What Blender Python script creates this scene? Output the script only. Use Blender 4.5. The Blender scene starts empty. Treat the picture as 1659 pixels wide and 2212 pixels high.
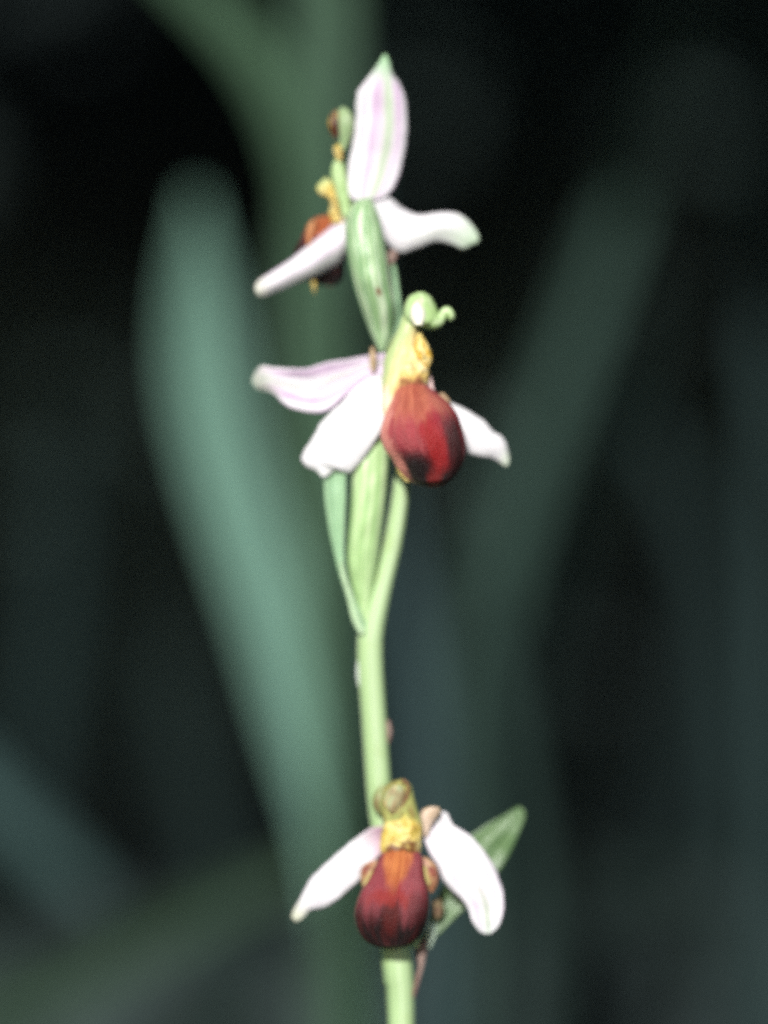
import bpy, math, random
from mathutils import Vector, noise

random.seed(7)
C = bpy.context.scene.collection
scene = bpy.context.scene

# ------------------------------------------------------------------ camera, world, sun, exposure
K = 6.7e-5            # metres per drawing unit in the plane of the orchid
DIST = 0.45           # camera to orchid
ZC = 0.245            # height of the camera above the ground
cam_d = bpy.data.cameras.new('camera')
cam = bpy.data.objects.new('camera', cam_d); C.objects.link(cam)
cam.location = (0, -DIST, ZC); cam.rotation_euler = (math.radians(90), 0, 0)
cam_d.sensor_fit = 'VERTICAL'; cam_d.sensor_height = 36
cam_d.lens = 36 * DIST / (2212 * K)
cam_d.clip_start = 0.01; cam_d.clip_end = 500
cam_d.dof.use_dof = True
cam_d.dof.focus_distance = DIST - 0.0145
cam_d.dof.aperture_fstop = 3.0
scene.camera = cam

SUN = Vector((-0.20, -1.0, 0.53)).normalized()
world = bpy.data.worlds.new('World'); scene.world = world; world.use_nodes = True
wn = world.node_tree.nodes; wl = world.node_tree.links
sky = wn.new('ShaderNodeTexSky'); sky.sky_type = 'NISHITA'; sky.sun_disc = False
sky.sun_elevation = math.asin(SUN.z); sky.sun_rotation = math.atan2(SUN.x, SUN.y)
wl.new(sky.outputs[0], wn['Background'].inputs[0]); wn['Background'].inputs[1].default_value = 0.07
sl = bpy.data.lights.new('sun', 'SUN'); sl.energy = 4.2; sl.angle = math.radians(0.6); sl.color = (1, 0.975, 0.94)
so = bpy.data.objects.new('sun', sl); C.objects.link(so)
so.rotation_euler = (-SUN).to_track_quat('-Z', 'Y').to_euler(); so.location = (0, -2, 4)
scene.view_settings.view_transform = 'Standard'; scene.view_settings.look = 'None'
scene.view_settings.exposure = 0.6; scene.view_settings.gamma = 1
scene.render.engine = 'CYCLES'
scene.cycles.use_denoising = False
scene.cycles.pixel_filter_type = 'GAUSSIAN'; scene.cycles.filter_width = 2.8
scene.cycles.transparent_max_bounces = 8

# ------------------------------------------------------------------ helpers
def W(p):
    """drawing units (x right, y down, depth away from the camera) to metres"""
    x, y, d = p
    s = (DIST + d * K) / DIST
    return Vector(((x - 829.5) * K * s, d * K, ZC + (1106 - y) * K * s))

def spline(pts, t):
    """Catmull-Rom through pts (tuples of any length), chord parametrised, t in 0..1"""
    n = len(pts)
    if n == 1: return tuple(pts[0])
    acc = [0.0]
    for a, b in zip(pts, pts[1:]):
        acc.append(acc[-1] + max(1e-6, math.dist(a[:2], b[:2])))
    s = t * acc[-1]
    i = 0
    while i < n - 2 and s > acc[i + 1]: i += 1
    f = (s - acc[i]) / (acc[i + 1] - acc[i])
    p0, p1, p2, p3 = pts[max(i-1, 0)], pts[i], pts[i+1], pts[min(i+2, n-1)]
    return tuple(0.5 * (2*b + (c-a)*f + (2*a-5*b+4*c-d)*f*f + (-a+3*b-3*c+d)*f**3)
                 for a, b, c, d in zip(p0, p1, p2, p3))

def prof(vals, t):
    """profile: list of (t, value) or a number; smooth interpolation"""
    if not isinstance(vals, (list, tuple)): return vals
    if t <= vals[0][0]: return vals[0][1]
    for (a, va), (b, vb) in zip(vals, vals[1:]):
        if t <= b:
            f = (t - a) / (b - a); f = f * f * (3 - 2 * f)
            return va + (vb - va) * f
    return vals[-1][1]

def mesh_obj(name, verts, faces, uvs, mat, parent=None, solid=0, sub=0):
    me = bpy.data.meshes.new(name)
    me.from_pydata([tuple(v) for v in verts], [], faces)
    uvl = me.uv_layers.new(name='UVMap')
    for lp in me.loops: uvl.data[lp.index].uv = uvs[lp.vertex_index]
    for p in me.polygons: p.use_smooth = True
    me.materials.append(mat); me.update()
    o = bpy.data.objects.new(name, me); C.objects.link(o)
    if parent: o.parent = parent
    if solid:
        m = o.modifiers.new('thickness', 'SOLIDIFY'); m.thickness = solid * K; m.offset = 0
    if sub:
        m = o.modifiers.new('smooth', 'SUBSURF'); m.levels = sub; m.render_levels = sub
    return o

def zoomer(x0, y0, f):
    return lambda pts: [(x0 + p[0] * f, y0 + p[1] * f) for p in pts]
Z1 = zoomer(518.4, 94.3, 0.3314)
Z2 = zoomer(518.4, 597.0, 0.3788)
Z3 = zoomer(659.8, 974.0, 0.3409)
Z4 = zoomer(597.0, 1633.9, 0.3504)

def blade(name, L, R, depth, mat, parent, cup=0.0, wave=4.0, nu=15, nv=34, solid=3, seed=0, fold=0.0):
    """thin surface between two edges; depth profile along, cup = rise of the edges towards the viewer,
    fold = V-shaped crease along the middle"""
    vs, fs, uv = [], [], []
    for j in range(nv):
        t = j / (nv - 1)
        a = spline(L, t); b = spline(R, t)
        hw = 0.5 * math.dist(a, b)
        ra = 1 - .05 * noise.noise(Vector((t * 9, seed, 1.3))) - .03 * noise.noise(Vector((t * 31, seed, 2.3)))
        rb = 1 - .05 * noise.noise(Vector((t * 9, seed, 5.3))) - .03 * noise.noise(Vector((t * 31, seed, 7.3)))
        m_ = ((a[0] + b[0]) / 2, (a[1] + b[1]) / 2)
        a = (m_[0] + (a[0] - m_[0]) * ra, m_[1] + (a[1] - m_[1]) * ra); b = (m_[0] + (b[0] - m_[0]) * rb, m_[1] + (b[1] - m_[1]) * rb)
        for i in range(nu):
            u = i / (nu - 1); c = 2 * u - 1
            x = a[0] + (b[0] - a[0]) * u; y = a[1] + (b[1] - a[1]) * u
            d = prof(depth, t) - prof(cup, t) * hw * c * c - prof(fold, t) * hw * abs(c)
            d += wave * noise.noise(Vector((x * .018, y * .018, seed * 3.7))) + .35 * wave * noise.noise(Vector((x * .05, y * .05, seed)))
            vs.append(W((x, y, d))); uv.append((u, t))
    for j in range(nv - 1):
        for i in range(nu - 1):
            k = j * nu + i; fs.append((k, k + 1, k + nu + 1, k + nu))
    return mesh_obj(name, vs, fs, uv, mat, parent, solid=solid)

def loft(name, L, R, depth, front, back, mat, parent, ns=28, nv=40, bump=0.0, seed=0, caps=True, bscale=.03, pw=1.0):
    """closed body whose outline runs along L and R; front/back = half thickness towards / away from the viewer"""
    vs, fs, uv = [], [], []
    for j in range(nv):
        t = j / (nv - 1)
        a = spline(L, t); b = spline(R, t)
        mx, my = (a[0] + b[0]) / 2, (a[1] + b[1]) / 2
        hx, hy = (b[0] - a[0]) / 2, (b[1] - a[1]) / 2
        yc = prof(depth, t); f_ = prof(front, t); b_ = prof(back, t)
        for i in range(ns):
            th = 2 * math.pi * i / ns
            c, s = math.cos(th), math.sin(th)
            c = math.copysign(abs(c) ** pw, c)
            d = yc - s * (f_ if s > 0 else b_)
            x = mx + hx * c; y = my + hy * c
            d -= bump * noise.noise(Vector((x * bscale, y * bscale * .5, seed * 5.1))) * max(s, 0)
            vs.append(W((x, y, d))); uv.append((c * .5 + .5, t))
    for j in range(nv - 1):
        for i in range(ns):
            k = j * ns + i; k2 = j * ns + (i + 1) % ns
            fs.append((k, k2, k2 + ns, k + ns))
    if caps:
        fs.append(tuple(range(ns))); fs.append(tuple(reversed(range((nv - 1) * ns, nv * ns))))
    return mesh_obj(name, vs, fs, uv, mat, parent)

def tube(name, pts, mat, parent, nv=40, ns=20, flat=1.0):
    """round stalk through (x, y, depth, width) points"""
    vs, fs, uv = [], [], []
    ring = [spline(pts, j / (nv - 1)) for j in range(nv)]
    for j, (x, y, d, w) in enumerate(ring):
        x0, y0 = ring[max(j-1, 0)][:2]; x1, y1 = ring[min(j+1, nv-1)][:2]
        l = math.hypot(x1-x0, y1-y0) or 1; nx, ny = -(y1-y0)/l, (x1-x0)/l
        if abs(nx) < 1e-6 and abs(ny) < 1e-6: nx = 1
        for i in range(ns):
            th = 2 * math.pi * i / ns
            vs.append(W((x + nx * w/2 * math.cos(th), y + ny * w/2 * math.cos(th), d - flat * w/2 * math.sin(th))))
            uv.append((math.cos(th) * .5 + .5, j / (nv - 1)))
    for j in range(nv - 1):
        for i in range(ns):
            k = j * ns + i; k2 = j * ns + (i + 1) % ns
            fs.append((k, k2, k2 + ns, k + ns))
    fs.append(tuple(range(ns))); fs.append(tuple(reversed(range((nv-1)*ns, nv*ns))))
    return mesh_obj(name, vs, fs, uv, mat, parent)

def tag(o, label, cat=None, group=None, kind=None):
    if label: o['label'] = label
    if cat: o['category'] = cat
    if group: o['group'] = group
    if kind: o['kind'] = kind
    return o

# ------------------------------------------------------------------ material kit
class NT:
    def __init__(s, name):
        s.m = bpy.data.materials.new(name); s.m.use_nodes = True
        s.t = s.m.node_tree; s.b = s.t.nodes['Principled BSDF']
        s.uv = s.n('ShaderNodeUVMap').outputs[0]
        sep = s.n('ShaderNodeSeparateXYZ'); s.l(s.uv, sep.inputs[0]); s.u, s.v = sep.outputs[0], sep.outputs[1]
    def n(s, k): return s.t.nodes.new(k)
    def l(s, a, b): s.t.links.new(a, b)
    def put(s, val, sock):
        if hasattr(val, 'is_linked') or hasattr(val, 'links'): s.l(val, sock)
        elif isinstance(val, tuple) and len(val) == 3: sock.default_value = (*val, 1)
        else: sock.default_value = val
    def math(s, op, a, b=0.0, clamp=False):
        n = s.n('ShaderNodeMath'); n.operation = op; n.use_clamp = clamp
        s.put(a, n.inputs[0]); s.put(b, n.inputs[1]); return n.outputs[0]
    def mix(s, f, a, b):
        n = s.n('ShaderNodeMix'); n.data_type = 'RGBA'
        s.put(f, n.inputs['Factor']); s.put(a, n.inputs[6]); s.put(b, n.inputs[7]); return n.outputs[2]
    def ramp(s, f, lo, hi):
        n = s.n('ShaderNodeMapRange'); n.interpolation_type = 'SMOOTHSTEP'
        s.put(f, n.inputs[0]); n.inputs[1].default_value = lo; n.inputs[2].default_value = hi; return n.outputs[0]
    def noise(s, su, sv, scale=1.0, detail=4, vec=None, w=0.0):
        mp = s.n('ShaderNodeMapping'); s.l(vec or s.uv, mp.inputs[0])
        mp.inputs['Scale'].default_value = (su, sv, 1); mp.inputs['Location'].default_value = (w, w * 1.7, w)
        n = s.n('ShaderNodeTexNoise'); s.l(mp.outputs[0], n.inputs['Vector'])
        n.inputs['Scale'].default_value = scale; n.inputs['Detail'].default_value = detail; return n.outputs['Fac']
    def band(s, x, c, w):
        """1 at x = c falling to 0 at distance w"""
        d = s.math('ABSOLUTE', s.math('SUBTRACT', x, c))
        n = s.n('ShaderNodeMapRange'); n.interpolation_type = 'SMOOTHSTEP'
        s.l(d, n.inputs[0]); n.inputs[1].default_value = 0; n.inputs[2].default_value = w
        n.inputs[3].default_value = 1; n.inputs[4].default_value = 0; return n.outputs[0]
    def bump(s, h, strength, dist=.0004):
        n = s.n('ShaderNodeBump'); s.l(h, n.inputs['Height']); n.inputs['Strength'].default_value = strength
        n.inputs['Distance'].default_value = dist; s.l(n.outputs[0], s.b.inputs['Normal'])
    def done(s, col, rough=.5, trans=0.0, tcol=None, sheen=0.0, spec=.4, sss=0.0):
        s.put(col, s.b.inputs['Base Color']); s.put(rough, s.b.inputs['Roughness'])
        s.b.inputs['Specular IOR Level'].default_value = spec
        if sheen:
            s.b.inputs['Sheen Weight'].default_value = sheen; s.b.inputs['Sheen Roughness'].default_value = .35
            s.b.inputs['Sheen Tint'].default_value = (1, .55, .5, 1)
        if sss:
            s.b.inputs['Subsurface Weight'].default_value = sss
            s.b.inputs['Subsurface Radius'].default_value = (.001, .0008, .0005); s.b.inputs['Subsurface Scale'].default_value = 1
        if trans:
            tr = s.n('ShaderNodeBsdfTranslucent'); s.put(tcol or col, tr.inputs[0])
            mx = s.n('ShaderNodeMixShader'); mx.inputs[0].default_value = trans
            s.l(s.b.outputs[0], mx.inputs[1]); s.l(tr.outputs[0], mx.inputs[2])
            s.l(mx.outputs[0], s.t.nodes['Material Output'].inputs[0])
        return s.m

def sepal_mat(name, pink=.3, mid=.5, midw=.05, midamt=.25, tip=.3, streak=1.0, purple_base=0.0, tipc=(.42, .55, .33), seed=0, gv0=.0, tip0=.86):
    k = NT(name)
    base = (.79, .785, .80)
    st = k.noise(7, 1.1, 1, 4, w=seed)
    col = k.mix(k.math('MULTIPLY', k.ramp(st, .36, .72), pink * streak), base, (.52, .30, .53))
    fine = k.noise(40, 2, 1, 2, w=seed + 3)
    col = k.mix(k.math('MULTIPLY', k.ramp(fine, .45, .7), .25 * pink), col, (.5, .34, .52))
    g = k.math('MULTIPLY', k.band(k.math('ADD', k.u, k.math('MULTIPLY', k.math('SUBTRACT', k.noise(1, 2, 1, 2, w=seed+9), .5), .12)), mid, midw), k.math('MULTIPLY', k.ramp(k.v, gv0 - .3, gv0 + .15), midamt))
    col = k.mix(g, col, (.34, .50, .26))
    tp = k.math('MULTIPLY', k.ramp(k.math('ADD', k.v, k.math('MULTIPLY', st, .1)), tip0, 1.04), tip)
    col = k.mix(tp, col, tipc)
    if purple_base:
        col = k.mix(k.math('MULTIPLY', k.ramp(k.v, .28, 0.0), purple_base), col, (.42, .16, .28))
    # veins as relief
    k.bump(k.math('ADD', k.math('MULTIPLY', fine, .4), st), .16)
    return k.done(col, .55, trans=.28, tcol=col, spec=.25)

def green_mat(name, c1, c2, c3=None, ribs=8, rough=.45, trans=0.12, spots=None, seed=0, spec=.4, mottle=None):
    """fleshy plant green with lengthwise ribs and streaks"""
    k = NT(name)
    a = k.noise(ribs, .9, 1, 3, w=seed)
    col = k.mix(k.ramp(a, .35, .65), c1, c2)
    if c3:
        b = k.noise(ribs * 1.7, 1.6, 1, 2, w=seed + 5)
        col = k.mix(k.math('MULTIPLY', k.ramp(b, .49, .63), .8), col, c3)
    f = k.noise(3, 9, 1, 4, w=seed + 2)
    col = k.mix(k.math('MULTIPLY', k.ramp(f, .5, .8), .35), col, tuple(x * .55 for x in c1))
    if spots:
        for (su, sv, ru, rv, sc) in spots:
            m = k.math('MULTIPLY', k.band(k.u, su, ru), k.band(k.v, sv, rv))
            col = k.mix(k.ramp(m, .15, .5), col, sc)
    if mottle:
        ob = k.n('ShaderNodeTexCoord').outputs['Object']
        col = k.mix(k.math('MULTIPLY', k.ramp(k.noise(1, 1, mottle[1], 5, vec=ob, w=seed), .5, .64), mottle[2]), col, mottle[0])
    hair = k.noise(ribs * 4, 1.3, 1, 3, w=seed + 8)
    k.bump(k.math('ADD', k.math('MULTIPLY', hair, .7), a), .3)
    return k.done(col, rough, trans=trans, tcol=col, spec=spec)

# ------------------------------------------------------------------ ground and bank
def ground_h(x, y):
    t = max(0.0, min(1.0, (y - .55) / .9)); t = t * t * (3 - 2 * t)
    h = 1.9 * t
    far = max(0.0, min(1.0, (y - 1.5) / 30)); h += 3 * far
    r = math.hypot(x, y)
    if r < 3.5:
        h += (.07 * noise.noise(Vector((x * 3, y * 3, 1))) + .03 * noise.noise(Vector((x * 9, y * 9, 4)))) * min(1, max(0, (y - .3) * 2.5))
        h += .01 * noise.noise(Vector((x * 8, y * 8, 2)))
    return h
def axis(lo, hi, fine, flo, fhi, n_out):
    a = [flo + (fhi - flo) * i / fine for i in range(fine + 1)]
    left = [flo - (flo - lo) * (i / n_out) ** 3 for i in range(n_out, 0, -1)]
    right = [fhi + (hi - fhi) * (i / n_out) ** 3 for i in range(1, n_out + 1)]
    return left + a + right
xs = axis(-90, 90, 120, -2, 2, 14); ys = axis(-90, 120, 110, -1, 2.2, 14)
gv = [(x, y, ground_h(x, y)) for y in ys for x in xs]
nx = len(xs)
gf = [(j*nx+i, j*nx+i+1, (j+1)*nx+i+1, (j+1)*nx+i) for j in range(len(ys)-1) for i in range(nx-1)]
k = NT('dark_peat')
tc = k.n('ShaderNodeTexCoord').outputs['Object']
pa = k.noise(1, 1, 5, 6, vec=tc); pb = k.noise(1, 1, 40, 8, vec=tc, w=3)
col = k.mix(k.ramp(pa, .4, .65), (.016, .023, .024), (.036, .056, .052))
col = k.mix(k.math('MULTIPLY', k.ramp(pb, .5, .75), .6), col, (.05, .065, .06))
k.bump(pb, .8, .01)
peat = k.done(col, .95, spec=.1)
ground = mesh_obj('ground', gv, gf, [(0, 0)] * len(gv), peat)
ground['kind'] = 'structure'

# ------------------------------------------------------------------ the bee orchid
def empty(name, loc, parent=None):
    o = bpy.data.objects.new(name, None); C.objects.link(o); o.empty_display_size = .01
    o.location = loc
    if parent: o.parent = parent
    return o
root = empty('bee_orchid', (0, 0, 0))
tag(root, 'tall bee orchid with three open white flowers on one pale green stem', 'orchid')
def part_empty(name, p):
    return empty(name, (0, 0, 0), root)

stem_m = green_mat('stem_green', (.30, .45, .20), (.39, .53, .28), (.55, .66, .44), ribs=4, rough=.42, trans=.08, seed=1, mottle=((.30, .40, .16), 140, .5))
ZG = 1106 + ZC / K
tube('stem', [(872, ZG + 60, 0, 62), (874, 3900, 0, 60), (872, 2900, 0, 58), (867, 2212, 0, 58), (861, 2110, 0, 66), (852, 2000, 0, 64), (838, 1850, 0, 56),
              (822, 1740, 0, 55), (814, 1639, 0, 55), (807, 1536, 0, 55), (800, 1430, 0, 57), (801, 1370, 2, 56), (814, 1310, 8, 50),
              (829, 1250, 14, 44), (850, 1165, 18, 40), (867, 1049, 20, 34), (870, 930, 22, 32), (860, 820, 22, 30), (845, 740, 24, 27),
              (815, 620, 34, 23), (780, 500, 34, 19), (748, 420, 22, 17), (738, 350, 14, 13), (736, 325, 12, 11)], stem_m, root, nv=110, ns=24)

ovary_m = green_mat('ovary_green', (.27, .45, .17), (.37, .55, .25), (.56, .69, .40), ribs=6, rough=.4, seed=2)
ovary_up = green_mat('ovary_green_streaked', (.15, .31, .13), (.28, .43, .21), (.66, .76, .56), ribs=9, rough=.36, seed=4,
                     spots=[(.62, .615, .10, .045, (.20, .10, .05))])
bract_m = green_mat('bract_green', (.20, .38, .20), (.30, .47, .28), (.42, .58, .40), ribs=9, rough=.38, seed=6)
bract_lit_edge = green_mat('bract_green_edge_lit', (.34, .50, .28), (.42, .58, .36), (.6, .7, .5), ribs=7, rough=.38, seed=8)
leaf_m = green_mat('bract_leaf_green', (.055, .115, .04), (.095, .17, .065), (.15, .24, .11), ribs=10, rough=.35, seed=10)
brown_m = green_mat('withered_brown', (.12, .055, .045), (.20, .11, .09), (.38, .32, .28), ribs=5, rough=.7, seed=12)
tan_m = green_mat('petal_tan', (.40, .28, .16), (.52, .40, .25), (.34, .2, .12), ribs=5, rough=.55, seed=14)

def yellow_mat(name, y1=(.66, .47, .10), y2=(.76, .62, .27), g=(.42, .48, .14), br=(.30, .16, .03), amt=.5, seed=0, floor=None):
    k = NT(name)
    a = k.noise(3, 3.2, 1, 3, w=seed); b = k.noise(5, 6, 1, 3, w=seed + 7)
    col = k.mix(k.ramp(a, .4, .62), y1, y2)
    col = k.mix(k.math('MULTIPLY', k.ramp(b, .52, .7), amt), col, br)
    col = k.mix(k.ramp(k.v, .35, 0.0), col, g)
    if floor:
        fm = k.ramp(k.math('ADD', k.v, k.math('MULTIPLY', k.math('SUBTRACT', b, .5), .5)), .62, .76)
        col = k.mix(k.math('MULTIPLY', fm, k.ramp(k.math('ABSOLUTE', k.math('SUBTRACT', k.u, .5)), .46, .3)), col, floor)
    k.bump(b, .9, .0008)
    return k.done(col, .4, trans=.12, tcol=col)
def labellum_mat(name, seed=0, cx=.5, tw=.16, dark0=.58, zones=(), throat=.8, wine=(.16, .015, .022), tcol=((.34, .075, .02), (.52, .19, .05))):
    """velvety maroon lip: orange throat, wine red shoulders, near black lower part, pink rim; zones = blotches (u, v, ru, rv, colour, amount)"""
    k = NT(name)
    ob = k.n('ShaderNodeTexCoord').outputs['Object']
    bl = k.noise(1, 1, 260, 5, vec=ob, w=seed)                     # blotches
    hs = k.noise(17, .9, 1, 4, w=seed)
    st = k.math('ADD', k.math('MULTIPLY', hs, .65), k.math('MULTIPLY', bl, .35))
    wob = k.math('SUBTRACT', st, .5)
    uu = k.math('ADD', k.u, k.math('MULTIPLY', k.math('SUBTRACT', bl, .5), .22))
    vv = k.math('ADD', k.v, k.math('MULTIPLY', wob, .42))
    w1 = k.mix(k.ramp(st, .4, .6), tuple(x * .45 for x in wine), tuple(min(1, x * 1.35 + .004) for x in wine))
    dp = k.mix(k.ramp(st, .47, .62), (.004, .001, .0012), (.05, .004, .004))
    col = k.mix(k.ramp(vv, dark0 - .09, dark0 + .09), w1, dp)
    for (zu, zv, ru, rv, c, amt) in zones:
        du = k.math('DIVIDE', k.math('SUBTRACT', uu, zu), ru); dv = k.math('DIVIDE', k.math('SUBTRACT', vv, zv), rv)
        q = k.math('ADD', k.math('ADD', k.math('MULTIPLY', du, du), k.math('MULTIPLY', dv, dv)), k.math('MULTIPLY', wob, 2.2))
        col = k.mix(k.math('MULTIPLY', k.ramp(q, 1.8, .1), amt), col, c)
    wd = k.math('MULTIPLY', k.math('SUBTRACT', .44, vv), tw / .30)
    du = k.math('ABSOLUTE', k.math('SUBTRACT', uu, cx))
    th = k.math('MULTIPLY', k.ramp(k.math('SUBTRACT', wd, du), -.04, .09), k.ramp(vv, .44, .22))
    col = k.mix(k.math('MULTIPLY', th, throat), col, k.mix(k.ramp(st, .4, .6), *tcol))
    rim = k.ramp(k.math('ADD', k.v, k.math('MULTIPLY', wob, .03)), .94, .985)
    col = k.mix(k.math('MULTIPLY', rim, .8), col, (.32, .12, .10))
    k.bump(k.math('ADD', k.math('MULTIPLY', bl, .7), k.noise(90, 50, 1, 2)), .6, .0005)
    return k.done(col, k.math('ADD', k.math('MULTIPLY', bl, .35), .36), sheen=.04, spec=.36)

# ---- shoot tip bud ---------------------------------------------------------
bud = part_empty('bud', None); bud['label'] = 'small unopened bud at the tip of the stem'
loft('bud_hood', Z1([(668, 412), (640, 440), (636, 520), (648, 610), (650, 690)]), Z1([(678, 412), (722, 445), (745, 520), (728, 610), (690, 690)]),
     2, [(0, 3), (.4, 18), (1, 7)], [(0, 3), (.4, 16), (1, 7)], green_mat('bud_green', (.22, .33, .15), (.30, .40, .21), (.4, .48, .3), ribs=5, seed=21), bud, ns=18, nv=22)
loft('bud_lip', Z1([(628, 430), (592, 460), (572, 520), (582, 570), (612, 612)]), Z1([(642, 432), (650, 480), (648, 540), (645, 590), (630, 615)]),
     0, [(0, 3), (.5, 12), (1, 2)], [(0, 3), (.5, 10), (1, 2)],
     green_mat('bud_maroon', (.035, .005, .010), (.07, .010, .014), (.35, .24, .05), ribs=2, seed=22), bud, ns=16, nv=18)
loft('bud_node', Z1([(622, 655), (608, 690), (622, 740), (640, 770)]), Z1([(655, 650), (668, 690), (668, 740), (660, 770)]),
     0, 9, 9, yellow_mat('bud_yellow', g=(.6, .5, .12), seed=3), bud, ns=14, nv=12)
blade('bract', Z1([(640, 735), (606, 790), (599, 850), (620, 940), (650, 1040), (672, 1130)]), Z1([(652, 735), (668, 785), (690, 845), (702, 930), (712, 1030), (720, 1130)]),
      [(0, -4), (1, -6)], green_mat('tip_bract', (.30, .46, .18), (.40, .55, .25), (.5, .62, .35), ribs=6, seed=23), bud, cup=-.5, nv=20, seed=4)

# ---- upper flower, seen from behind ---------------------------------------
f1 = part_empty('flower', None); f1['label'] = 'topmost flower turned away, showing its backs of sepals and green ovary'
s1a = sepal_mat('sepal_upright', pink=.85, mid=.64, midw=.15, midamt=.75, tip=1.0, seed=1, tip0=.80, tipc=(.36, .58, .34))
s1b = sepal_mat('sepal_spread', pink=.15, mid=.7, midw=.3, midamt=.3, tip=.9, seed=2, gv0=.6, tip0=.72, tipc=(.48, .62, .44))
s1c = sepal_mat('sepal_folded', pink=.35, mid=.75, midw=.2, midamt=.12, tip=.6, seed=3, tipc=(.5, .52, .35))
blade('sepal', Z1([(735, 1020), (702, 945), (712, 820), (730, 660), (752, 500), (762, 380), (768, 310), (825, 235), (885, 160), (925, 95), (940, 72)]),
      Z1([(905, 1020), (965, 985), (1030, 880), (1068, 730), (1084, 560), (1086, 450), (1068, 330), (1030, 245), (992, 200), (975, 130), (952, 72)]),
      [(0, -2), (.35, 8), (.8, 2), (1, 14)], s1a, f1, cup=-.35, fold=[(0, .3), (1, .1)], seed=1)
blade('sepal', Z1([(830, 1030), (900, 985), (975, 1005), (1050, 1070), (1160, 1118), (1280, 1108), (1400, 1106), (1480, 1150), (1540, 1225), (1556, 1270)]),
      Z1([(860, 1090), (925, 1230), (985, 1330), (1050, 1362), (1150, 1335), (1270, 1288), (1380, 1306), (1455, 1333), (1505, 1308), (1552, 1292)]),
      [(0, 0), (.3, 12), (.6, -6), (1, 10)], s1b, f1, cup=[(0, .1), (.5, -.5), (1, -.2)], seed=2)
blade('sepal', Z1([(712, 1080), (640, 1160), (540, 1238), (430, 1330), (310, 1420), (200, 1492), (120, 1545), (98, 1585)]),
      Z1([(725, 1370), (680, 1410), (600, 1470), (480, 1522), (350, 1572), (230, 1622), (150, 1652), (108, 1640)]),
      [(0, -4), (.4, -16), (1, -6)], s1c, f1, cup=-.8, seed=3)
loft('ovary', Z1([(800, 1005), (740, 1040), (698, 1110), (684, 1200), (690, 1310), (716, 1470), (765, 1660), (840, 1860), (905, 2000)]),
     Z1([(850, 1005), (882, 1060), (915, 1150), (935, 1260), (958, 1390), (985, 1560), (1012, 1720), (990, 1880), (945, 2005)]),
     [(0, -10), (.5, -22), (1, 6)], [(0, 12), (.12, 34), (.5, 44), (1, 10)], [(0, 12), (.5, 30), (1, 10)], ovary_up, f1, bump=5, seed=2, bscale=.05)
blade('bract', Z1([(955, 1380), (985, 1440), (1000, 1560), (1008, 1680), (990, 1830), (940, 2000)]),
      Z1([(968, 1360), (1008, 1450), (1030, 1580), (1046, 1720), (1048, 1840), (960, 2015)]), [(0, 12), (1, 16)], bract_m, f1, cup=-.4, nv=22, seed=9)
loft('column', Z1([(520, 905), (498, 940), (520, 985), (575, 1010), (590, 1060), (580, 1110), (600, 1170)]),
     Z1([(560, 868), (600, 900), (628, 960), (645, 1010), (650, 1060), (660, 1110), (680, 1160)]),
     [(0, 12), (1, 22)], [(0, 4), (.3, 15), (1, 14)], [(0, 4), (.3, 14), (1, 14)], yellow_mat('column_yellow_side', g=(.45, .55, .22), seed=5, amt=.3), f1, ns=18, nv=26)
lab1 = loft('labellum', Z1([(560, 1120), (480, 1140), (440, 1190), (400, 1280), (360, 1350), (375, 1440), (430, 1530), (500, 1570), (560, 1575)]),
     Z1([(640, 1120), (655, 1180), (660, 1250), (665, 1320), (668, 1390), (668, 1450), (665, 1520), (640, 1560), (600, 1580)]),
     [(0, 38), (1, 44)], [(0, 8), (.5, 34), (1, 6)], [(0, 8), (.5, 46), (1, 6)], labellum_mat('lip_side', seed=3, cx=.4, tw=.4, dark0=.38, throat=.6), f1)
loft('side_lobe', Z1([(470, 1150), (440, 1190), (430, 1260), (440, 1330)]), Z1([(500, 1145), (490, 1200), (470, 1270), (460, 1330)]),
     14, 7, 7, green_mat('lobe_orange', (.36, .12, .04), (.52, .24, .10), None, ribs=3, seed=25), f1, ns=12, nv=14)
loft('lip_tooth', Z1([(462, 1545), (468, 1585), (484, 1630)]), Z1([(500, 1545), (496, 1585), (490, 1632)]), 20, 6, 6,
     yellow_mat('tooth_yellow', g=(.6, .42, .1), seed=6), f1, ns=10, nv=8)
blade('petal', Z1([(975, 1345), (962, 1380), (968, 1425), (978, 1450)]), Z1([(1020, 1345), (1022, 1385), (1000, 1425), (982, 1450)]), 6, brown_m, f1, nv=10, seed=5)

# ---- middle flower --------------------------------------------------------
f2 = part_empty('flower', None); f2.location.y = 14 * K; f2['label'] = 'middle flower facing right with a round maroon lip and hooked green hood'
s2a = sepal_mat('sepal_lavender', pink=1.1, mid=.42, midw=.10, midamt=.45, tip=.9, seed=11, tip0=.78, tipc=(.50, .55, .45))
s2b = sepal_mat('sepal_white', pink=.04, mid=.5, midw=.05, midamt=.04, tip=.12, seed=12)
s2c = sepal_mat('sepal_white_pointed', pink=.15, mid=.5, midw=.05, midamt=.1, tip=.6, seed=13)
blade('sepal', Z2([(840, 435), (740, 450), (620, 468), (500, 490), (390, 520), (300, 524), (200, 520), (125, 510), (88, 545), (66, 600)]),
      Z2([(835, 560), (760, 575), (690, 608), (620, 665), (540, 735), (450, 776), (340, 762), (250, 725), (195, 672), (90, 640)]),
      [(0, -34), (.5, -14), (.85, -22), (1, -4)], s2a, f2, cup=[(0, .3), (.6, .45), (1, -.4)], fold=[(0, 0), (.5, -.25), (1, .1)], wave=9, seed=11)
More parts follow.
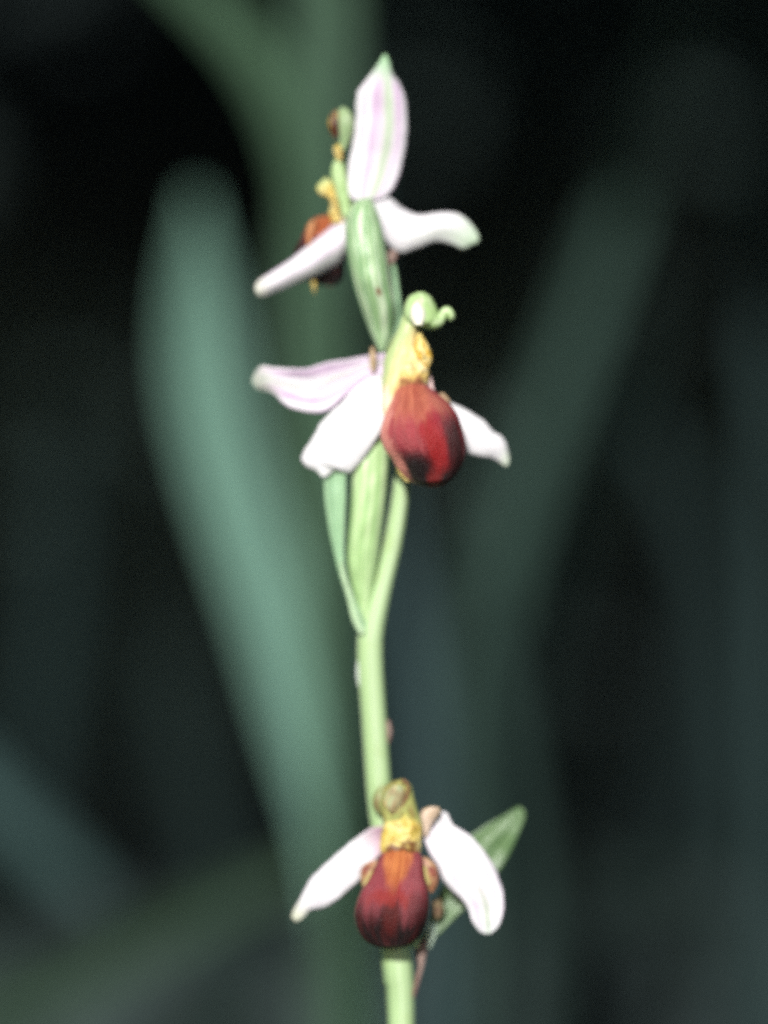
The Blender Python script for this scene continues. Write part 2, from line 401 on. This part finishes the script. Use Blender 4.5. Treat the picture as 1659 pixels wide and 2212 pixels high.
blade('sepal', Z2([(800, 555), (700, 600), (620, 675), (540, 760), (460, 835), (400, 940), (360, 1005), (350, 1045), (380, 1085), (432, 1105), (472, 1146)]),
      Z2([(850, 640), (845, 720), (822, 820), (790, 900), (745, 975), (705, 1045), (640, 1110), (612, 1122), (572, 1078), (530, 1108), (484, 1146)]),
      [(0, -44), (.5, -66), (1, -50)], s2b, f2, cup=[(0, .2), (.6, -.2), (1, -.35)], wave=6, seed=12)
blade('sepal', Z2([(1080, 690), (1170, 705), (1250, 742), (1330, 786), (1400, 832), (1445, 890), (1490, 912), (1518, 960), (1536, 1045)]),
      Z2([(1100, 860), (1200, 940), (1290, 1000), (1345, 1020), (1400, 1030), (1440, 1036), (1480, 1056), (1510, 1078), (1530, 1078)]),
      [(0, -40), (.5, -52), (1, -30)], s2c, f2, cup=-.35, seed=13)
loft('ovary', Z3([(320, -330), (305, -100), (298, 120), (285, 400), (266, 660), (285, 820), (325, 980), (360, 1085)]),
     Z3([(520, -330), (528, -100), (528, 80), (508, 320), (472, 600), (436, 850), (408, 1000), (385, 1085)]),
     [(0, -14), (.3, -22), (.6, -28), (1, -16)], [(0, 14), (.4, 33), (1, 10)], [(0, 20), (.4, 28), (1, 10)], ovary_m, f2, bump=6, seed=6, bscale=.05)
blade('bract', Z3([(200, -120), (140, 60), (120, 240), (148, 480), (198, 710), (258, 920), (305, 1090), (345, 1165)]),
      Z3([(215, -120), (248, 80), (252, 300), (243, 560), (250, 740), (305, 920), (375, 1085), (385, 1170)]),
      [(0, -34), (.6, -30), (.85, -34), (1, -36)], bract_m, f2, cup=[(0, .3), (.6, .6), (1, -.5)], nv=40, seed=7)
blade('bract', Z3([(215, 700), (232, 800), (262, 920), (300, 1080), (345, 1165)]),
      Z3([(226, 700), (252, 800), (292, 910), (345, 1060), (382, 1160)]), [(0, -42), (1, -38)], bract_lit_edge, f2, cup=-.4, nv=24, nu=9, seed=8)  # paler strip: light along the bract's lower left edge, put into colour
blade('petal', Z2([(752, 400), (741, 450), (744, 510), (754, 548)]), Z2([(757, 400), (774, 450), (773, 510), (760, 548)]), [(0, -44), (.4, -54), (1, -50)], tan_m, f2, nv=16, nu=8, cup=-.5, seed=15)
blade('petal', Z2([(1062, 545), (1060, 600), (1075, 670), (1095, 700)]), Z2([(1082, 548), (1098, 600), (1112, 660), (1130, 700)]), -76,
      green_mat('petal_pink', (.62, .42, .42), (.7, .55, .52), None, ribs=4, seed=27), f2, nv=14, nu=8, seed=16)
blade('petal', Z2([(1140, 665), (1120, 700), (1132, 760), (1160, 800)]), Z2([(1160, 665), (1195, 705), (1192, 755), (1170, 800)]), -70, tan_m, f2, nv=12, nu=8, seed=17)
# column: green arm, round hood, hooked beak, yellow anther
hood_g = green_mat('hood_green', (.34, .50, .20), (.42, .57, .28), (.55, .66, .40), ribs=3, rough=.38, seed=31)
kc = NT('column_green_cream')
ca = kc.noise(4, 2.5, 1, 4, w=2)
cc = kc.mix(kc.ramp(kc.math('ADD', kc.math('ADD', kc.u, kc.math('MULTIPLY', kc.v, .9)), kc.math('MULTIPLY', kc.math('SUBTRACT', ca, .5), .6)), .6, 1.2),
            kc.mix(ca, (.36, .47, .20), (.48, .56, .28)), kc.mix(kc.ramp(ca, .4, .65), (.74, .66, .36), (.66, .48, .18)))
kc.bump(ca, .6, .0006); column_m = kc.done(cc, .42, trans=.1, tcol=cc)
loft('column', Z2([(960, 150), (930, 215), (905, 290), (862, 375), (828, 450), (815, 540), (808, 640), (818, 730)]),
     Z2([(1040, 180), (1025, 250), (1012, 320), (1005, 400), (1005, 460), (985, 550), (950, 640), (900, 730)]),
     [(0, -82), (1, -78)], [(0, 12), (.3, 22), (.6, 30), (1, 22)], [(0, 14), (1, 24)], column_m, f2, bump=6, seed=8, bscale=.05)
loft('hood', Z2([(1010, 88), (965, 112), (938, 165), (935, 225), (970, 272), (1030, 288)]),
     Z2([(1045, 86), (1088, 112), (1118, 165), (1135, 225), (1120, 270), (1078, 300)]),
     -92, [(0, 4), (.3, 26), (.7, 30), (1, 8)], [(0, 4), (.3, 24), (1, 8)], hood_g, f2, ns=24, nv=26)
tube('beak', [(932, 690, -92, 46), (945, 691, -93, 36), (954, 685, -94, 23), (959, 675, -95, 20), (966, 671, -95, 21), (972, 677, -95, 20), (974, 686, -94, 17), (973, 691, -94, 5)], hood_g, f2, nv=30, ns=14)
loft('hood_face', Z2([(1000, 145), (975, 180), (972, 235), (990, 272)]), Z2([(1025, 145), (1055, 185), (1060, 235), (1045, 274)]),
     -116, 14, 4, green_mat('hood_cream_highlight', (.78, .76, .60), (.84, .82, .70), None, ribs=2, rough=.35, seed=33), f2, ns=16, nv=14)  # pale face: the hood's white highlight is put into its colour
yel2 = yellow_mat('anther_yellow', y1=(.80, .50, .08), y2=(.85, .70, .30), g=(.72, .58, .20), br=(.40, .17, .02), seed=9)
loft('anther', Z2([(1010, 318), (998, 370), (995, 430), (1015, 480), (1045, 520)]), Z2([(1030, 316), (1066, 372), (1092, 430), (1098, 478), (1075, 520)]),
     -100, [(0, 5), (.5, 20), (1, 6)], 12, yel2, f2, ns=18, nv=20)
loft('throat', Z2([(950, 395), (900, 470), (880, 550), (868, 630), (890, 685)]), Z2([(1025, 400), (1064, 470), (1082, 540), (1072, 605), (1040, 660)]),
     -88, [(0, 12), (.5, 27), (1, 16)], 20, yellow_mat('throat_yellow', y1=(.70, .50, .16), y2=(.82, .70, .38), g=(.72, .66, .30), br=(.38, .21, .06), amt=.6, seed=12, floor=(.36, .15, .07)), f2, ns=22, nv=22, bump=6)
loft('neck', Z2([(838, 560), (815, 640), (808, 720), (812, 790)]), Z2([(885, 570), (890, 640), (905, 720), (880, 800)]),
     -84, 16, 14, green_mat('neck_cream', (.72, .60, .40), (.80, .72, .55), (.62, .42, .25), ribs=3, seed=34), f2, ns=18, nv=16)
loft('labellum', Z2([(940, 608), (892, 640), (866, 702), (836, 768), (810, 840), (800, 910), (825, 990), (870, 1050), (905, 1110), (960, 1165), (1040, 1196), (1090, 1204)]),
     Z2([(1060, 610), (1092, 638), (1135, 672), (1188, 716), (1236, 776), (1265, 850), (1288, 930), (1292, 1000), (1275, 1070), (1235, 1135), (1180, 1182), (1120, 1203)]),
     [(0, -96), (.5, -104), (1, -96)], [(0, 12), (.2, 34), (.5, 54), (.85, 42), (1, 3)], [(0, 10), (.5, 40), (.85, 28), (1, 3)],
     labellum_mat('lip_round', seed=9, cx=.45, tw=.34, dark0=.72, throat=.7, tcol=((.26, .05, .03), (.42, .13, .07)), wine=(.17, .007, .015), zones=(
         (.40, .16, .50, .20, (.42, .12, .075), .85), (.32, .42, .20, .16, (.30, .05, .055), .7), (.62, .58, .16, .24, (.26, .010, .010), .8),
         (.90, .58, .14, .22, (.012, .002, .002), .9), (.26, .76, .28, .18, (.004, .001, .001), 1.0), (.55, .88, .18, .12, (.20, .012, .01), .6),
         (.0, .50, .12, .45, (.52, .20, .16), .95), (.62, .965, .45, .05, (.36, .11, .10), .8))), f2, ns=44, nv=54, bump=7, seed=3, bscale=.02)
loft('side_lobe', Z2([(880, 830), (862, 880), (868, 950), (890, 1000)]), Z2([(905, 835), (912, 890), (918, 950), (905, 1000)]),
     -128, 5, 8, green_mat('lobe_tan', (.22, .09, .05), (.32, .17, .09), None, ribs=3, seed=35), f2, ns=14, nv=14)
loft('lip_tooth', Z2([(890, 1090), (905, 1130), (940, 1168)]), Z2([(905, 1085), (935, 1130), (975, 1175)]), -104, 6, 6,
     yellow_mat('lip_tooth_yellow', y1=(.5, .42, .1), g=(.4, .4, .1), seed=13), f2, ns=10, nv=10)

# ---- lower flower ---------------------------------------------------------
f3 = part_empty('flower', None); f3.location.y = 18 * K; f3['label'] = 'lowest flower facing forward with a dark banded lip in front of the stem'
s3a = sepal_mat('sepal_white_left', pink=.12, mid=.5, midw=.05, midamt=.10, tip=.75, purple_base=.8, seed=21, tipc=(.55, .58, .40))
s3b = sepal_mat('sepal_white_right', pink=.4, mid=.5, midw=.12, midamt=.75, tip=.35, seed=22, gv0=.72, tipc=(.45, .58, .48))
blade('sepal', Z4([(690, 440), (620, 440), (560, 462), (470, 525), (400, 585), (330, 648), (225, 745), (185, 810), (150, 880), (110, 950), (92, 1000)]),
      Z4([(690, 560), (650, 600), (590, 665), (540, 725), (490, 790), (420, 848), (320, 930), (255, 945), (205, 952), (165, 1000), (120, 1026)]),
      [(0, -42), (.5, -58), (1, -40)], s3a, f3, cup=[(0, .2), (.5, -.3), (1, -.5)], fold=[(0, .1), (1, .2)], wave=6, seed=21)
blade('sepal', Z4([(895, 430), (905, 500), (940, 590), (1000, 690), (1035, 780), (1120, 862), (1180, 935), (1208, 1010), (1250, 1080), (1295, 1102)]),
      Z4([(1000, 352), (1050, 350), (1092, 430), (1180, 485), (1280, 585), (1352, 705), (1398, 840), (1402, 950), (1372, 1050), (1318, 1100)]),
      [(0, -48), (.5, -72), (1, -60)], s3b, f3, cup=[(0, .1), (.5, -.3), (1, .5)], fold=[(0, 0), (.6, 0), (1, -.3)], wave=7, seed=22)
loft('ovary', Z4([(760, 480), (760, 650), (770, 850), (800, 1050), (840, 1190)]), Z4([(840, 480), (870, 650), (890, 850), (890, 1050), (880, 1190)]),
     [(0, -44), (.6, -44), (1, -24)], [(0, 14), (.5, 18), (1, 8)], [(0, 14), (.5, 18), (1, 8)], ovary_m, f3)
blade('bract', Z4([(858, 1190), (925, 1060), (985, 900), (1060, 740), (1130, 600), (1210, 492), (1310, 422), (1420, 360), (1488, 318), (1505, 314)]),
      Z4([(945, 1195), (1000, 1105), (1090, 1010), (1190, 915), (1300, 795), (1380, 700), (1450, 580), (1515, 435), (1537, 370), (1522, 325)]),
      [(0, -14), (.4, 10), (1, 20)], leaf_m, f3, cup=.35, fold=[(0, -.2), (1, -.35)], seed=23)
blade('bract_base', Z4([(925, 1030), (930, 1090), (932, 1160), (935, 1185)]), Z4([(975, 1030), (990, 1070), (975, 1130), (945, 1190)]), -24,
      green_mat('bract_base_pale', (.45, .58, .45), (.55, .68, .55), None, ribs=4, seed=36), f3, nv=12, nu=8, cup=-.3)
blade('bract_margin', Z4([(880, 1150), (862, 1190), (868, 1240), (880, 1300), (862, 1370), (845, 1440), (838, 1490)]),
      Z4([(932, 1130), (928, 1200), (915, 1260), (905, 1310), (885, 1380), (868, 1440), (848, 1500)]), [(0, -30), (.4, -36), (1, -34)], brown_m, f3, nv=28, nu=8, cup=-.5, seed=24)
loft('withered_petal', Z4([(975, 880), (958, 920), (965, 970), (985, 1005)]), Z4([(1005, 878), (1030, 920), (1028, 970), (1005, 1010)]), -34, 6, 4,
     green_mat('withered_tan', (.14, .10, .05), (.20, .16, .08), (.12, .05, .035), ribs=3, rough=.7, seed=37), f3, ns=14, nv=12)
blade('petal', Z4([(915, 500), (897, 430), (890, 370), (905, 335), (955, 316)]), Z4([(930, 500), (955, 430), (985, 385), (1015, 345), (1000, 318)]), [(0, -62), (1, -78)],
      green_mat('petal_tan_pink', (.60, .45, .34), (.70, .56, .46), (.45, .33, .18), ribs=4, seed=38), f3, nv=16, nu=9, cup=-.4, seed=25)
col3 = green_mat('column_olive', (.26, .30, .09), (.38, .40, .13), (.30, .18, .07), ribs=4, rough=.42, seed=39, mottle=((.17, .10, .03), 260, .6))
loft('column', Z4([(760, 148), (700, 165), (655, 215), (640, 300), (650, 370), (660, 430)]), Z4([(790, 146), (828, 180), (850, 250), (870, 330), (895, 400), (905, 450)]),
     [(0, -76), (1, -78)], [(0, 6), (.4, 26), (1, 24)], [(0, 6), (1, 24)], col3, f3, ns=24, nv=26)
loft('hood', Z4([(640, 185), (605, 225), (592, 290), (610, 345), (650, 362)]), Z4([(680, 180), (690, 225), (690, 290), (690, 340), (680, 365)]),
     -70, [(0, 3), (.5, 14), (1, 3)], [(0, 3), (.5, 14), (1, 3)], green_mat('hood_brown_green', (.20, .24, .09), (.28, .32, .13), (.2, .12, .06), ribs=3, seed=40, mottle=((.12, .07, .03), 250, .6)), f3, ns=16, nv=16)
loft('hood_face', Z4([(725, 180), (675, 225), (660, 290), (690, 340)]), Z4([(775, 182), (795, 230), (775, 300), (725, 345)]),
     -100, 10, 6, green_mat('hood_face_grey', (.30, .36, .18), (.38, .42, .24), (.55, .38, .18), ribs=2, rough=.4, seed=41, mottle=((.24, .15, .07), 330, .7)), f3, ns=20, nv=20)
tube('hood_rim', [tuple(Z4([p])[0]) + (-99, 8) for p in [(775, 150), (805, 172), (812, 215), (800, 262), (775, 310), (745, 342), (705, 356)]],
     green_mat('rim_brown', (.12, .045, .025), (.26, .13, .05), (.33, .28, .1), ribs=3, rough=.5, seed=42), f3, nv=26, ns=10)
loft('throat', Z4([(735, 350), (680, 400), (655, 450), (640, 520), (640, 590), (665, 640)]), Z4([(830, 345), (875, 400), (900, 450), (895, 520), (890, 590), (870, 640)]),
     -88, [(0, 12), (.5, 26), (1, 20)], 22, yellow_mat('throat_ochre', y1=(.58, .42, .08), y2=(.68, .56, .20), g=(.40, .40, .10), br=(.30, .17, .05), amt=.8, seed=15, floor=(.17, .07, .025)), f3, ns=26, nv=28, bump=10, seed=5, bscale=.06)
loft('labellum', Z4([(664, 585), (636, 625), (606, 690), (568, 765), (526, 830), (498, 900), (480, 980), (492, 1060), (525, 1125), (580, 1168), (650, 1192), (705, 1198)]),
     Z4([(872, 585), (899, 625), (911, 690), (920, 765), (936, 830), (943, 900), (938, 980), (918, 1050), (890, 1110), (845, 1155), (785, 1185), (725, 1198)]),
     [(0, -94), (.5, -100), (1, -92)], [(0, 16), (.2, 32), (.55, 50), (.86, 40), (1, 3)], [(0, 10), (.5, 34), (.85, 26), (1, 3)],
     labellum_mat('lip_banded', seed=17, cx=.45, tw=.30, dark0=.455, throat=.8, wine=(.17, .008, .016), zones=(
         (.22, .30, .22, .28, (.21, .035, .045), .8), (.74, .30, .20, .30, (.25, .050, .060), .85), (.46, .42, .32, .07, (.22, .016, .010), .7),
         (.85, .50, .16, .14, (.07, .006, .008), .6), (.50, .60, .12, .14, (.10, .008, .006), .55))), f3, ns=44, nv=54, bump=6, seed=6, bscale=.02)
lobe_m = green_mat('lobe_buff', (.33, .18, .085), (.42, .26, .14), (.32, .11, .07), ribs=3, seed=44, mottle=((.24, .10, .05), 420, .75))
hole_m = green_mat('lobe_hole', (.20, .05, .04), (.28, .09, .05), None, ribs=3, seed=45)
olive_m = green_mat('lobe_olive', (.35, .30, .10), (.45, .38, .16), None, ribs=3, seed=46)
for (L, R, HL, HR, OL, OR) in (
    ([(590, 650), (535, 678), (515, 730), (522, 785), (535, 820)], [(635, 640), (625, 690), (605, 740), (580, 790), (545, 830)],
     [(550, 680), (530, 705), (530, 735)], [(572, 682), (565, 710), (548, 738)], [(575, 715), (545, 760), (535, 800)], [(605, 705), (590, 750), (560, 800)]),
    ([(885, 620), (895, 690), (905, 750), (925, 810), (955, 850)], [(932, 630), (985, 675), (1002, 740), (994, 800), (968, 840)],
     [(945, 685), (938, 715), (955, 750)], [(962, 682), (985, 715), (978, 750)], [(905, 680), (910, 740), (935, 795)], [(930, 680), (940, 740), (955, 795)])):
    lo = loft('side_lobe', Z4(L), Z4(R), -86, [(0, 4), (.5, 15), (1, 4)], [(0, 4), (.5, 12), (1, 4)], lobe_m, f3, ns=18, nv=18)
    loft('lobe_hollow', Z4(HL), Z4(HR), -98, 4, 4, hole_m, f3, ns=12, nv=10)
    loft('lobe_flank', Z4(OL), Z4(OR), -96, 5, 5, olive_m, f3, ns=12, nv=10)
# withered scale and pale nick on the stem
loft('stem_scale', Z3([(512, 1700), (508, 1760), (518, 1850)]), Z3([(535, 1705), (550, 1780), (530, 1860)]), -6, 6, 6, brown_m, root, ns=12, nv=12)
loft('stem_scar', Z3([(326, 1330), (322, 1420), (334, 1490)]), Z3([(345, 1330), (350, 1420), (350, 1490)]), -6, 6, 6,
     green_mat('scar_pale', (.5, .55, .5), (.6, .64, .6), None, ribs=3, seed=47), root, ns=10, nv=10)

# ------------------------------------------------------------------ grasses and leaves behind
def blade_mat(name, c, rough=.5, seed=0):
    c1 = tuple(x * .72 for x in c); c2 = tuple(min(1, x * 1.75) for x in c)
    return green_mat(name, c1, c2, None, ribs=3.2, rough=.8, trans=.15, seed=seed, spec=.1)
def ribbon(name, pts, mat, parent=None, turn=0.0, keel=.18, nv=40, nu=9, ground_end=True):
    """strap leaf through (x, y, depth, width) points, tip first; turn = yaw of the flat side in degrees"""
    vs, fs, uv = [], [], []
    for j in range(nv):
        t = j / (nv - 1)
        x, y, d, w = spline(pts, t)
        x1, y1 = spline(pts, min(1, t + .02))[:2]; x0, y0 = spline(pts, max(0, t - .02))[:2]
        l = math.hypot(x1-x0, y1-y0) or 1; ax, ay = (y1-y0)/l, -(x1-x0)/l
        tr = math.radians(turn + 14 * noise.noise(Vector((t * 2.5, len(name), turn))))
        ww = w / math.cos(tr)
        for i in range(nu):
            c = 2 * i / (nu - 1) - 1
            vs.append(W((x + ax * c * w/2, y + ay * c * w/2, d + c * ww/2 * math.sin(tr) + keel * w * (1 - abs(c)))))
            uv.append((i / (nu - 1), t))
    for j in range(nv - 1):
        for i in range(nu - 1):
            k = j * nu + i; fs.append((k, k + 1, k + nu + 1, k + nu))
    return mesh_obj(name, vs, fs, uv, mat, parent, solid=8)
def ground_y(d, x=829.5):
    s = (DIST + d * K) / DIST
    return 1106 + (ZC - ground_h((x - 829.5) * K * s, d * K) + .01) / (K * s)
def mm(v): return v / 1000 / K

def strap(name, label, cat, pts, depth, color, turn, root_x, seed, group=None, keel=.18):
    d = mm(depth)
    P = [(x, y, d + (p[0] if p else 0), w) for (x, y, w, *p) in pts]
    gy = ground_y(d, root_x)
    ly = P[-1]
    P.append(((ly[0] + root_x) / 2, (ly[1] + gy) / 2, d, ly[3] * .9)); P.append((root_x, gy, d, ly[3] * .7))
    o = ribbon(name, P, blade_mat(name + '_green', color, seed=seed), turn=turn, keel=keel, nv=70)
    tag(o, label, cat, group)
    return o

strap('strap_leaf', 'broad blue-green leaf with a blunt tip, brightest of those behind the orchid', 'leaf',
      [(425, 420, 15), (427, 500, 55), (430, 600, 105), (438, 730, 145), (458, 880, 155), (510, 1080, 150), (590, 1330, 140), (665, 1600, 120), (715, 1800, 95), (745, 2000, 75), (765, 2212, 65)],
      195, (.120, .225, .180), 22, 800, 51, keel=.6)
strap('grass_stalk', 'upright olive-green stem rising behind the upper flowers', 'grass',
      [(700, -160, 110), (702, 60, 125), (690, 300, 130), (682, 500, 130), (685, 750, 145), (690, 1000, 140), (705, 1300, 105), (728, 1700, 75), (745, 2212, 60)],
      165, (.044, .082, .054), 25, 760, 52, keel=.4)
strap('arching_leaf', 'narrow green leaf arching over to meet the upright olive stem', 'leaf',
      [(300, -120, 50), (430, -10, 80), (545, 110, 100), (615, 240, 95), (655, 400, 80), (672, 600, 70), (690, 1000, 60), (720, 1700, 50), (745, 2212, 50)],
      160, (.034, .068, .040), 10, 770, 53)
strap('slanting_leaf', 'long dim green leaf slanting from the dark towards the bare stem', 'leaf',
      [(1490, -60, 20), (1440, 130, 36), (1360, 400, 52), (1295, 590, 64), (1205, 830, 78), (1115, 1080, 90), (1050, 1320, 92), (1010, 1500, 86), (990, 1750, 75), (985, 2212, 60)],
      268, (.030, .056, .046), 30, 985, 54, keel=.4)
strap('grass_stalk', 'greyish blue-green stalk standing close behind the bare stem', 'grass',
      [(850, 1000, 20), (866, 1150, 50), (885, 1300, 75), (910, 1500, 90), (922, 1700, 95), (930, 1900, 95), (940, 2212, 90)],
      185, (.024, .043, .046), 35, 945, 55, keel=.4)
strap('short_leaf', 'blunt teal leaf lying in the gloom beside the reclining leaf', 'leaf',
      [(235, 1945, 30), (165, 1895, 70), (80, 1820, 85), (-20, 1730, 85), (-110, 1640, 85), (-200, 1800, 80)],
      250, (.023, .044, .043), 30, -260, 56)
strap('reclining_leaf', 'long dark green leaf reclining low towards the foot of the orchid', 'leaf',
      [(760, 1840, 30), (640, 1890, 65), (480, 1955, 80), (300, 2045, 85), (120, 2145, 90), (-60, 2260, 90)],
      215, (.026, .048, .030), 30, -120, 57)
strap('broad_leaf', 'short broad green leaf rising beside the foot of the orchid', 'leaf',
      [(720, 1940, 50), (735, 2060, 130), (742, 2150, 150), (745, 2260, 150)], 200, (.024, .042, .032), 20, 750, 58)
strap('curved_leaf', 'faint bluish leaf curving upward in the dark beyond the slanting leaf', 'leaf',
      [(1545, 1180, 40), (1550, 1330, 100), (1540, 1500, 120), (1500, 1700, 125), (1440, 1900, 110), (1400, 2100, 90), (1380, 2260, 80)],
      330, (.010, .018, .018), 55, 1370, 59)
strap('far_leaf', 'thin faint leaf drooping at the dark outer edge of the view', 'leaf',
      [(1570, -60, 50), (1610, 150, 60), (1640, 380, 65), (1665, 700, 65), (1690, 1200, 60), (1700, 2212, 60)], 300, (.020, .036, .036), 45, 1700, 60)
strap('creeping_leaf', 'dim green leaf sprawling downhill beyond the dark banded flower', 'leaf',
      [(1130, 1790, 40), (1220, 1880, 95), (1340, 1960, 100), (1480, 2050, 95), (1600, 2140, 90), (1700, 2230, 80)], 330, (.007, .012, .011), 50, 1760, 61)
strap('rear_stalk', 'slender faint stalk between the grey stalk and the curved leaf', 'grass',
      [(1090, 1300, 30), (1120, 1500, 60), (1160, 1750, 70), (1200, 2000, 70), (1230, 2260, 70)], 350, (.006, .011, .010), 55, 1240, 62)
strap('low_leaf', 'pale grey-green leaf low down behind the foot of the orchid', 'leaf',
      [(600, 2090, 40), (520, 2140, 100), (430, 2220, 110), (340, 2320, 100)], 270, (.014, .024, .021), 40, 320, 63)
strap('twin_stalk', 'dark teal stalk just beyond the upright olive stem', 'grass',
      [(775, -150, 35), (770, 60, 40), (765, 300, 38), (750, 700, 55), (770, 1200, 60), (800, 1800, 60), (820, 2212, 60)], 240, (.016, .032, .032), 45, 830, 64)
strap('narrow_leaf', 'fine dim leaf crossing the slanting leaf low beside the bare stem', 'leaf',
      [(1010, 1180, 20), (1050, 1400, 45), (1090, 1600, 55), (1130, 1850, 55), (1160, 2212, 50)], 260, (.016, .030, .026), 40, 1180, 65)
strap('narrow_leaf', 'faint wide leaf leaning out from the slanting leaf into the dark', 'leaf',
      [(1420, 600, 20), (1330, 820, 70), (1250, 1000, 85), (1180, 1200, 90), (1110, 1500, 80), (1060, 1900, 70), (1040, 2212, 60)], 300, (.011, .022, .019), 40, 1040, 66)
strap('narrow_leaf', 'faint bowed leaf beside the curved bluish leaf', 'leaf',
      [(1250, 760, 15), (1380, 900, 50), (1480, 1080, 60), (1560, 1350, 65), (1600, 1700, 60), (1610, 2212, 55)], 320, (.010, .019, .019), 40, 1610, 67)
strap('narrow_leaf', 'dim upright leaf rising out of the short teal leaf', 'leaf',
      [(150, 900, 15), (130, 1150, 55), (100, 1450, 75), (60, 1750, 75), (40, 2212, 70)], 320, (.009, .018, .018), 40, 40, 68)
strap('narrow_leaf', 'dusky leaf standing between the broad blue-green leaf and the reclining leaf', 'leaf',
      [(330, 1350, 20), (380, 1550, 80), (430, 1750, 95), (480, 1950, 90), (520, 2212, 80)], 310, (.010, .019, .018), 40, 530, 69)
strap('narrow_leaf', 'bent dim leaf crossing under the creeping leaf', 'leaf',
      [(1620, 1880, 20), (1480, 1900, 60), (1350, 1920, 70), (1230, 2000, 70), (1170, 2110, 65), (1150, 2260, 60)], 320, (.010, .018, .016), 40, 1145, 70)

# ------------------------------------------------------------------ unseen evergreen shrub, added above the view to shade the bank
shrub = empty('added_shade_shrub', (1.0, 1.15, ground_h(1.0, 1.15)))
tag(shrub, 'dark evergreen shrub added out of view, its leafy boughs shading the bank', 'shrub')
def limb(name, pts, parent):
    vs, fs, ns = [], [], 8
    for j, (x, y, z, rad) in enumerate(pts):
        for i in range(ns):
            a = 2 * math.pi * i / ns
            vs.append((x - 1.0 + rad * math.cos(a), y - 1.15, z - shrub.location.z + rad * math.sin(a)) if abs(pts[-1][0] - pts[0][0]) > .5
                      else (x - 1.0 + rad * math.cos(a), y - 1.15 + rad * math.sin(a), z - shrub.location.z))
    for j in range(len(pts) - 1):
        for i in range(ns):
            fs.append((j*ns+i, j*ns+(i+1) % ns, (j+1)*ns+(i+1) % ns, (j+1)*ns+i))
    return mesh_obj(name, vs, fs, [(0, 0)] * len(vs), bark, parent)
kb = NT('shade_shrub_bark'); bn = kb.noise(1, 1, 30, 6, vec=kb.n('ShaderNodeTexCoord').outputs['Object'])
kb.bump(bn, .8, .01); bark = kb.done(kb.mix(bn, (.05, .035, .025), (.12, .09, .07)), .9)
limb('shade_trunk', [(1.0, 1.15, ground_h(1.0, 1.15) - .1, .07), (.98, 1.05, 1.55, .06), (.95, .9, 1.85, .05), (.93, .8, 2.05, .03)], shrub)
for (y1, z1, y0) in ((.35, .98, .95), (-.05, 1.15, .92), (.75, 1.25, .9)):
    limb('shade_bough', [(.96, y0, 1.75, .04), (.6, (y0 + y1) / 2, 1.5, .032), (.1, y1, z1 + .1, .022), (-.5, y1 - .05, z1, .014), (-1.1, y1, z1 - .05, .006)], shrub)
rl = random.Random(3); lv, lf = [], []
def low(y):  # underside of the added foliage, shaped to shade the bank but not the orchid
    return .36 + (y - .15) * .175 if y > .15 else .36 + (.15 - y) * .52
for n in range(15000):
    y = rl.uniform(-.42, .95); x = rl.uniform(-1.3, 1.3)
    z = low(y) + .025 + (rl.random() ** 1.6) * .62
    d = Vector((rl.gauss(0, 1), rl.gauss(0, 1), rl.gauss(0, .5))).normalized()
    up = Vector((rl.gauss(0, .5), rl.gauss(-.4, .5), 1)); sd = d.cross(up).normalized(); up = sd.cross(d)
    L_ = rl.uniform(.04, .065); w_ = L_ * .27; c = Vector((x - 1.0, y - 1.15, z - shrub.location.z))
    b = len(lv)
    lv += [c - d * L_ * .5, c - d * .1 * L_ + sd * w_ + up * .006, c + d * .5 * L_, c - d * .1 * L_ - sd * w_ + up * .006]
    lf += [(b, b + 1, b + 2), (b, b + 2, b + 3)]
kl = NT('shade_shrub_leaf'); ln = kl.noise(1, 1, 6, 2, vec=kl.n('ShaderNodeTexCoord').outputs['Object'])
cr = mesh_obj('shade_crown', lv, lf, [(0, 0)] * len(lv), kl.done(kl.mix(ln, (.02, .045, .015), (.05, .085, .03)), .35), shrub)
